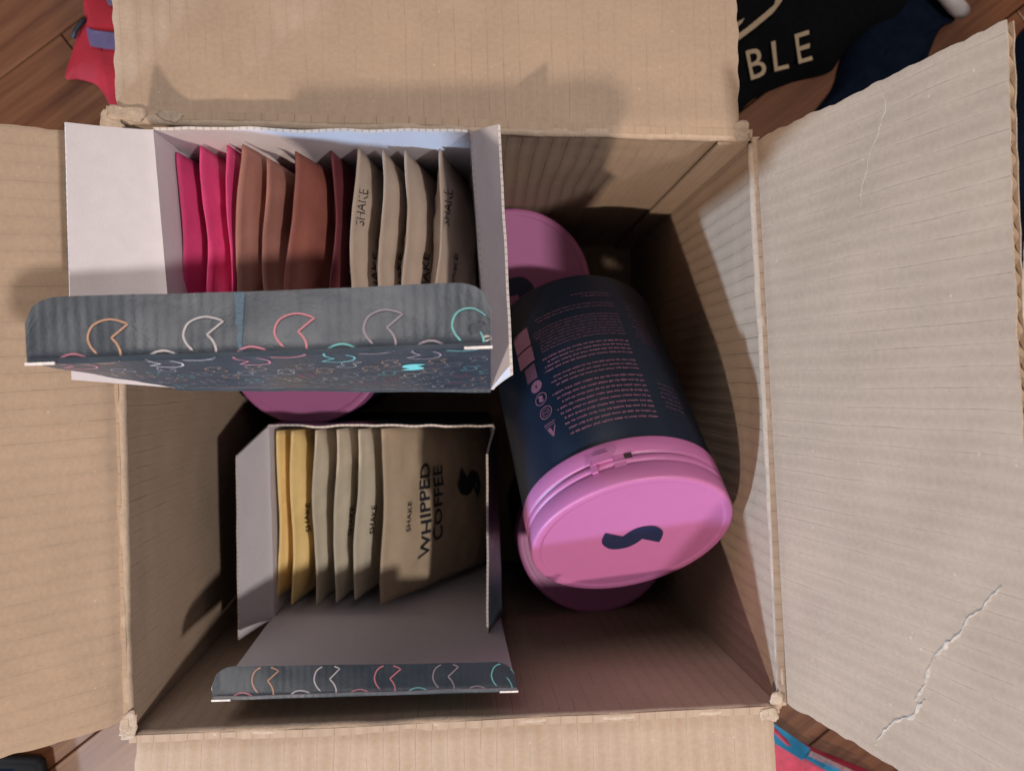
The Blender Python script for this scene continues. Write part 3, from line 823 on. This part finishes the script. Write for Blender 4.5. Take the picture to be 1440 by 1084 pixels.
# ================================================================== sachets
def pouch(label, mat, top_back, top_front, ztop, lean, h, tmax, seed, group, words=(), bend=0.0, twist=0.0, name='sachet', zf=None):
    """a pillow sachet hanging down from its top edge; lean > 0 moves its foot to the right"""
    a, b = P(*top_back, ztop), P(*top_front, ztop if zf is None else zf)
    w = (a - b).length; es = (a - b).normalized(); mid = (a + b) / 2
    dwn = Vector((math.sin(lean), 0, -math.cos(lean)))
    dwn = (dwn - es * dwn.dot(es)).normalized()
    nn = es.cross(dwn).normalized()
    if nn.x < 0: nn = -nn
    t = thing(name, label, 'sachet', group, mid)
    def half(s, v):
        x = abs(2 * s); seal = 0.045
        k = max(0.0, min(1.0, (1 - x) / 0.55)); k = math.sin(k * math.pi / 2) ** 0.8 if k > 0 else 0
        vv = max(0.0, (v - seal) / (1 - 2 * seal)); vv = min(1.0, vv)
        m_ = math.sin(math.pi * vv) ** 0.42 if 0 < vv < 1 else 0
        return tmax * 0.58 * k * m_
    def mids(s, v):
        p = es * (s * w) + dwn * (v * h)
        off = bend * math.sin(math.pi * v) + 0.0022 * ns(p + mid, 28, seed) * min(1, 0.3 + 3 * v) + twist * s * (1 - v) * 0.02
        off += 0.0012 * math.sin(s * 7 + seed) * (1 - v) ** 2
        return p + nn * off
    def surf(s, v, side):
        p = mids(s, v); th = half(s, v)
        cr = 0.0019 * ns(p + mid, 60, seed + 2) + 0.0011 * ns(p + mid, 150, seed + 6)
        return p + nn * (side * (th + 0.00035) + cr * min(1, th / 0.003 + 0.15))
    n, m_ = 26, 34
    vs_, fs = [], []
    for side in (1, -1):
        for j in range(m_ + 1):
            for i in range(n + 1): vs_.append(surf(i / n - 0.5, j / m_, side))
    N0 = (n + 1) * (m_ + 1); ix = lambda i, j: j * (n + 1) + i
    for j in range(m_):
        for i in range(n):
            q = (ix(i, j), ix(i + 1, j), ix(i + 1, j + 1), ix(i, j + 1)); fs.append(q); fs.append(tuple(N0 + k for k in reversed(q)))
    ring = [ix(i, 0) for i in range(n)] + [ix(n, j) for j in range(m_)] + [ix(i, m_) for i in range(n, 0, -1)] + [ix(0, j) for j in range(m_, 0, -1)]
    for k in range(len(ring)):
        p_, q_ = ring[k], ring[(k + 1) % len(ring)]; fs.append((p_, q_, N0 + q_, N0 + p_))
    o = link('pouch', mesh(vs_, fs), mat, t, True); fix_normals(o)
    if words:
        for item in words:
            d = Decals()
            kind, s0, v0, size = item[:4]
            if kind == 'S': v2, f2 = s_fill(); v2 = [(x * size, y * size) for x, y in v2]
            else: v2, f2, _, _ = text2d(kind, size, item[4] if len(item) > 4 else 0.012)
            # text right = es (away from the viewer), text up = towards the top edge
            def place(x, y): return surf(s0 + x / w, v0 - y / h, 1) + nn * (0.0012 if kind == 'S' else 0.0007)
            d.add(v2, f2, place)
            d.build('emblem' if kind == 'S' else 'lettering', ['ink'], t)
    return t
g1, g2 = 'sachets in the far carton', 'sachets in the near carton'
zs = Z1 - 0.022
L_ = math.radians
sh = (('SHAKE', -0.16, 0.155, 0.0105),)
pouch('leftmost pink sachet in the far carton', 'sachet_pink', (250, 214), (262, 470), zs, L_(9), 0.140, 0.014, 1, g1)
pouch('second pink sachet from the left in the far carton', 'sachet_pink', (284, 205), (293, 470), zs + .002, L_(10), 0.140, 0.015, 2, g1, (('SHAKE', -0.36, 0.12, 0.0078),))
pouch('third pink sachet from the left, narrow and beside the tan one', 'sachet_pink', (319, 204), (326, 470), zs + .004, L_(8), 0.140, 0.010, 3, g1)
pouch('broad tan brown sachet right of the pink ones in the far carton', 'sachet_tan', (338, 203), (331, 470), zs + .008, L_(14), 0.140, 0.008, 4, g1)
pouch('dull brown sachet tucked between two broader brown ones in the far carton', 'sachet_tan', (374, 222), (371, 470), zs + .002, L_(13), 0.136, 0.012, 5, g1)
pouch('broad red brown sachet near the middle of the far carton', 'sachet_brown', (415, 213), (400, 470), zs + .004, L_(18), 0.140, 0.014, 6, g1)
pouch('dark maroon sachet between the red brown and the beige ones', 'sachet_maroon', (470, 212), (466, 470), zs - .006, L_(8), 0.136, 0.012, 7, g1)
for k, (x, y, xf, lean, lab) in enumerate(((501, 209, 492, 11, 'first beige sachet from the left in the far carton'), (537, 211, 533, 10, 'second beige sachet from the left in the far carton'),
                                  (571, 212, 568, 11, 'third beige sachet from the left in the far carton'), (622, 209, 611, 9, 'rightmost beige sachet in the far carton, beside its right flap'))):
    pouch(lab, 'sachet_beige', (x, y), (xf, 470), zs + 0.002 * (k % 2), L_(lean), 0.140, 0.016, 11 + k, g1, (('SHAKE', -0.16, 0.12, 0.0078), ('SHAKE', 0.20, 0.045, 0.006, 0.0), ('MEAL', -0.1, 0.06, 0.006, 0.0))[:2 if k in (0, 3) else 1])
zt = Z2 - 0.010
yy = (606, 846)
pouch('leftmost yellow sachet in the near carton', 'sachet_yellow', (391, 606), (392, 838), zt, L_(9), 0.150, 0.013, 21, g2)
pouch('second yellow sachet from the left in the near carton', 'sachet_yellow', (409, 606), (411, 850), zt + .002, L_(9), 0.150, 0.016, 22, g2, (('SHAKE', -0.02, 0.100, 0.0066),))
pouch('first cream sachet from the left, next to the yellow ones', 'sachet_cream', (441, 605), (443, 850), zt + .002, L_(9), 0.150, 0.016, 23, g2)
pouch('second cream sachet from the left in the near carton', 'sachet_cream', (473, 604), (470, 847), zt + .004, L_(10), 0.150, 0.017, 24, g2, (('SHAKE', -0.05, 0.100, 0.0066),))
pouch('third cream sachet from the left, creased and leaning to the coffee one', 'sachet_cream', (505, 604), (498, 843), zt + .003, L_(12), 0.150, 0.017, 25, g2, (('SHAKE', -0.05, 0.105, 0.0066),), bend=0.002)
pouch('large leaning sachet lettered WHIPPED COFFEE in the near carton', 'sachet_coffee', (538, 603), (537, 850), zt + .003, L_(30), 0.150, 0.014, 26, g2,
      (('SHAKE', -0.02, 0.135, 0.0070, 0.0), ('WHIPPED', -0.01, 0.262, 0.0156, 0.018), ('COFFEE', 0.02, 0.365, 0.0156, 0.018), ('S', 0.10, 0.665, 0.0060)))

# ================================================================== things lying around on the floor
def heap(name, outline, mat, label, cat, hgt, seed, zb=0.0015, folds=1.0, detail=90):
    """a soft thing lying on the floor: outline in pixels on the floor plane"""
    pts = [P(x, y, zb) for x, y in outline]
    n = len(pts); dense = []
    for k in range(n):
        p0, p1, p2, p3 = pts[k - 1], pts[k], pts[(k + 1) % n], pts[(k + 2) % n]
        for s in range(10):
            t = s / 10
            dense.append(0.5 * ((2 * p1) + (-p0 + p2) * t + (2 * p0 - 5 * p1 + 4 * p2 - p3) * t * t + (-p0 + 3 * p1 - 3 * p2 + p3) * t ** 3))
    c = sum(dense, Vector()) / len(dense)
    rings = 26; vs_, fs = [], []; m_ = len(dense)
    for r in range(1, rings + 1):
        f = r / rings
        for p in dense:
            q = c + (p - c) * f
            z = hgt * (1 - f ** 4) * (0.75 + 0.45 * folds * ns(q, 14, seed) + 0.22 * folds * ns(q, 34, seed + 1)) + 0.002 * (1 - f ** 6)
            vs_.append(Vector((q.x, q.y, zb + max(z, 0))))
    vs_.append(c + Vector((0, 0, hgt * 0.75)))
    for r in range(rings - 1):
        for k in range(m_): a, b = r * m_ + k, r * m_ + (k + 1) % m_; fs.append((a, b, b + m_, a + m_))
    for k in range(m_): fs.append((len(vs_) - 1, (k + 1) % m_, k))
    o = link(name, mesh(vs_, fs), mat, None, True); fix_normals(o)
    tag(o, label, cat)
    def height(x, y):
        near = heapq.nsmallest(7, [((v.x - x) ** 2 + (v.y - y) ** 2, v.z) for v in vs_])
        ws = [1 / (d2 + 4e-6) for d2, _ in near]; return sum(w * z for w, (_, z) in zip(ws, near)) / sum(ws)
    return o, height
g, gh = heap('garment', [(960, -120), (1120, -160), (1280, -120), (1300, -10), (1260, 40), (1190, 75), (1165, 103), (1110, 118), (1060, 140), (1010, 175), (950, 120)], 'black_cloth',
         'black garment with cream lettering lying beyond the far right corner of the box', 'garment', 0.030, 41)
def on_garment(px, py):
    p = P(px, py, 0.03)
    for _ in range(3): p = P(px, py, gh(p.x, p.y) + 0.0012)
    return p
dl = Decals()
for ch, cx, cy, ang in (('B', 1063, 90, 17), ('L', 1096, 79, 13), ('E', 1129, 68, 15)):
    v2, f2, w_, h_ = text2d(ch, 1.0, 0.004)
    base = on_garment(cx, cy); pxm = (CAMZ - base.z) / F
    sc = 40 * pxm / h_; ca, sn = math.cos(L_(ang)), math.sin(L_(ang))
    dl.add(v2, f2, lambda x, y: Vector((base.x + sc * (x * ca - y * sn) * 0.9, base.y + sc * (x * sn + y * ca), max(gh(base.x + sc * x * ca, base.y + sc * y), base.z - 0.002) + 0.0016)))
    dl.build('letter', ['letter'], g); dl = Decals()
def poly(px_pts):
    v2 = [(x, y) for x, y in px_pts]; tri = tessellate_polygon([[Vector((x, y, 0)) for x, y in v2]])
    dl = Decals(); dl.add(v2, [tuple(t) for t in tri], lambda x, y: on_garment(x, y) + Vector((0, 0, 0.0015)))
    dl.build('emblem_stroke', ['letter'], g)
poly([(1036, 50), (1050, 40), (1072, 22), (1088, 8), (1094, -14), (1104, -14), (1098, 4), (1086, 20), (1062, 40), (1038, 58)])
poly([(1030, 36), (1046, 27), (1042, 34), (1030, 46)])
heap('dark_trousers', [(1225, -60), (1330, -70), (1345, 20), (1320, 45), (1290, 110), (1240, 160), (1180, 200), (1120, 230), (1130, 180), (1168, 128), (1180, 90), (1200, 30)], 'navy_cloth',
     'crumpled dark navy cloth beside the lettered black garment', 'clothing', 0.022, 43)
heap('dark_blanket', [(1426, 60), (1470, 30), (1560, 60), (1560, 420), (1440, 480), (1400, 300), (1405, 150)], 'navy_cloth', 'dark blue cloth at the right edge behind the tall flap', 'cloth', 0.03, 44)
heap('paper_sheet', [(1432, 215), (1470, 150), (1580, 170), (1560, 520), (1450, 520), (1415, 380)], 'white_paper', 'pale crumpled paper showing at the right edge beside the tall flap', 'paper', 0.045, 45, folds=0.5)
o = tube('strap', [P(1318, -30, 0.03), P(1330, -8, 0.036), P(1345, 10, 0.03), P(1352, 16, 0.012)], 0.0075, 'grey_plastic', None, 12)
tag(o, 'short grey strap end at the top edge on the dark cloth', 'strap')
# red wrapper at the far left
g, gh = heap('red_wrapper', [(122, -60), (210, -70), (250, 60), (240, 190), (175, 190), (155, 150), (138, 122), (112, 112), (92, 110), (100, 78), (112, 42), (120, 28), (118, 0)], 'red_wrap',
             'red wrapper with violet patches on the floor behind the far left corner', 'wrapper', 0.012, 46)
dl = Decals()
def poly2(px_pts, mi, gh_):
    n = 5; 
    tri = tessellate_polygon([[Vector((x, y, 0)) for x, y in px_pts]])
    def pl(x, y):
        p = P(x, y, 0.01)
        for _ in range(3): p = P(x, y, gh_(p.x, p.y) + 0.001)
        return p + Vector((0, 0, 0.001))
    dl.add(px_pts, [tuple(t) for t in tri], pl, mi)
poly2([(122, 40), (135, 44), (152, 46), (170, 48), (175, 72), (150, 70), (128, 66), (124, 52)], 0, gh)
poly2([(145, -6), (160, -8), (170, 6), (155, 10)], 0, gh)
dl.build('violet_patch', ['purple_wrap'], g)
tube('drawcord', [P(121, 27, 0.012), P(113, 34, 0.012), P(106, 44, 0.012), P(103, 54, 0.010)], 0.0022, 'ink', g)
# red and blue package at the near right
g, gh = heap('snack_package', [(1070, 1010), (1085, 1014), (1104, 1030), (1150, 1054), (1190, 1070), (1240, 1100), (1240, 1180), (1060, 1180), (1050, 1060)], 'crimson_wrap',
             'crimson package with blue and pale stripes on the floor at the near right corner', 'package', 0.020, 47, folds=0.5)
dl = Decals()
def band(a, b, w0, w1, mi, gh_):
    n = 16; pts_u, pts_d = [], []
    for k in range(n + 1):
        t = k / n; x, y = lerp(a[0], b[0], t), lerp(a[1], b[1], t); ww = lerp(w0, w1, t)
        dx, dy = b[0] - a[0], b[1] - a[1]; L = math.hypot(dx, dy)
        pts_u.append((x + dy / L * ww, y - dx / L * ww)); pts_d.append((x - dy / L * ww, y + dx / L * ww))
    v2 = pts_u + pts_d; f2 = [(k, k + 1, n + 2 + k, n + 1 + k) for k in range(n)]
    def pl(x, y):
        p = P(x, y, 0.01)
        for _ in range(3): p = P(x, y, gh_(p.x, p.y) + 0.001)
        return p + Vector((0, 0, 0.0035))
    dl.add(v2, f2, pl, mi)
band((1070, 1018), (1132, 1058), 12, 10, 0, gh)
band((1132, 1058), (1190, 1092), 6, 5, 0, gh)
band((1136, 1056), (1200, 1086), 4, 4, 1, gh)
dl.build('printed_stripe', ['blue_wrap', 'pale_wrap'], g)
# black case at the near left
cs = thing('black_case', 'corner of a flat black case on the floor at the bottom left', 'case')
a, b, c, d_ = P(-90, 1066, 0.018), P(52, 1073, 0.018), P(70, 1190, 0.018), P(-90, 1190, 0.018)
bm = bmesh.new(); vv = [bm.verts.new(p) for p in (d_, c, b, a)]; f = bm.faces.new(vv)
r = bmesh.ops.extrude_face_region(bm, geom=[f]); bmesh.ops.translate(bm, verts=[v for v in r['geom'] if isinstance(v, bmesh.types.BMVert)], vec=(0, 0, -0.017))
bmesh.ops.recalc_face_normals(bm, faces=bm.faces); bmesh.ops.bevel(bm, geom=list(bm.edges), offset=0.003, segments=3, affect='EDGES')
me = bpy.data.meshes.new('m'); bm.to_mesh(me); bm.free(); link('body', me, 'ink', cs, True)
a, b, c, d_ = P(-80, 1078, 0.0185), P(20, 1081, 0.0185), P(30, 1180, 0.0185), P(-80, 1180, 0.0185)
link('panel', mesh([d_, c, b, a], [(0, 1, 2, 3)]), 'navy_cloth', cs)
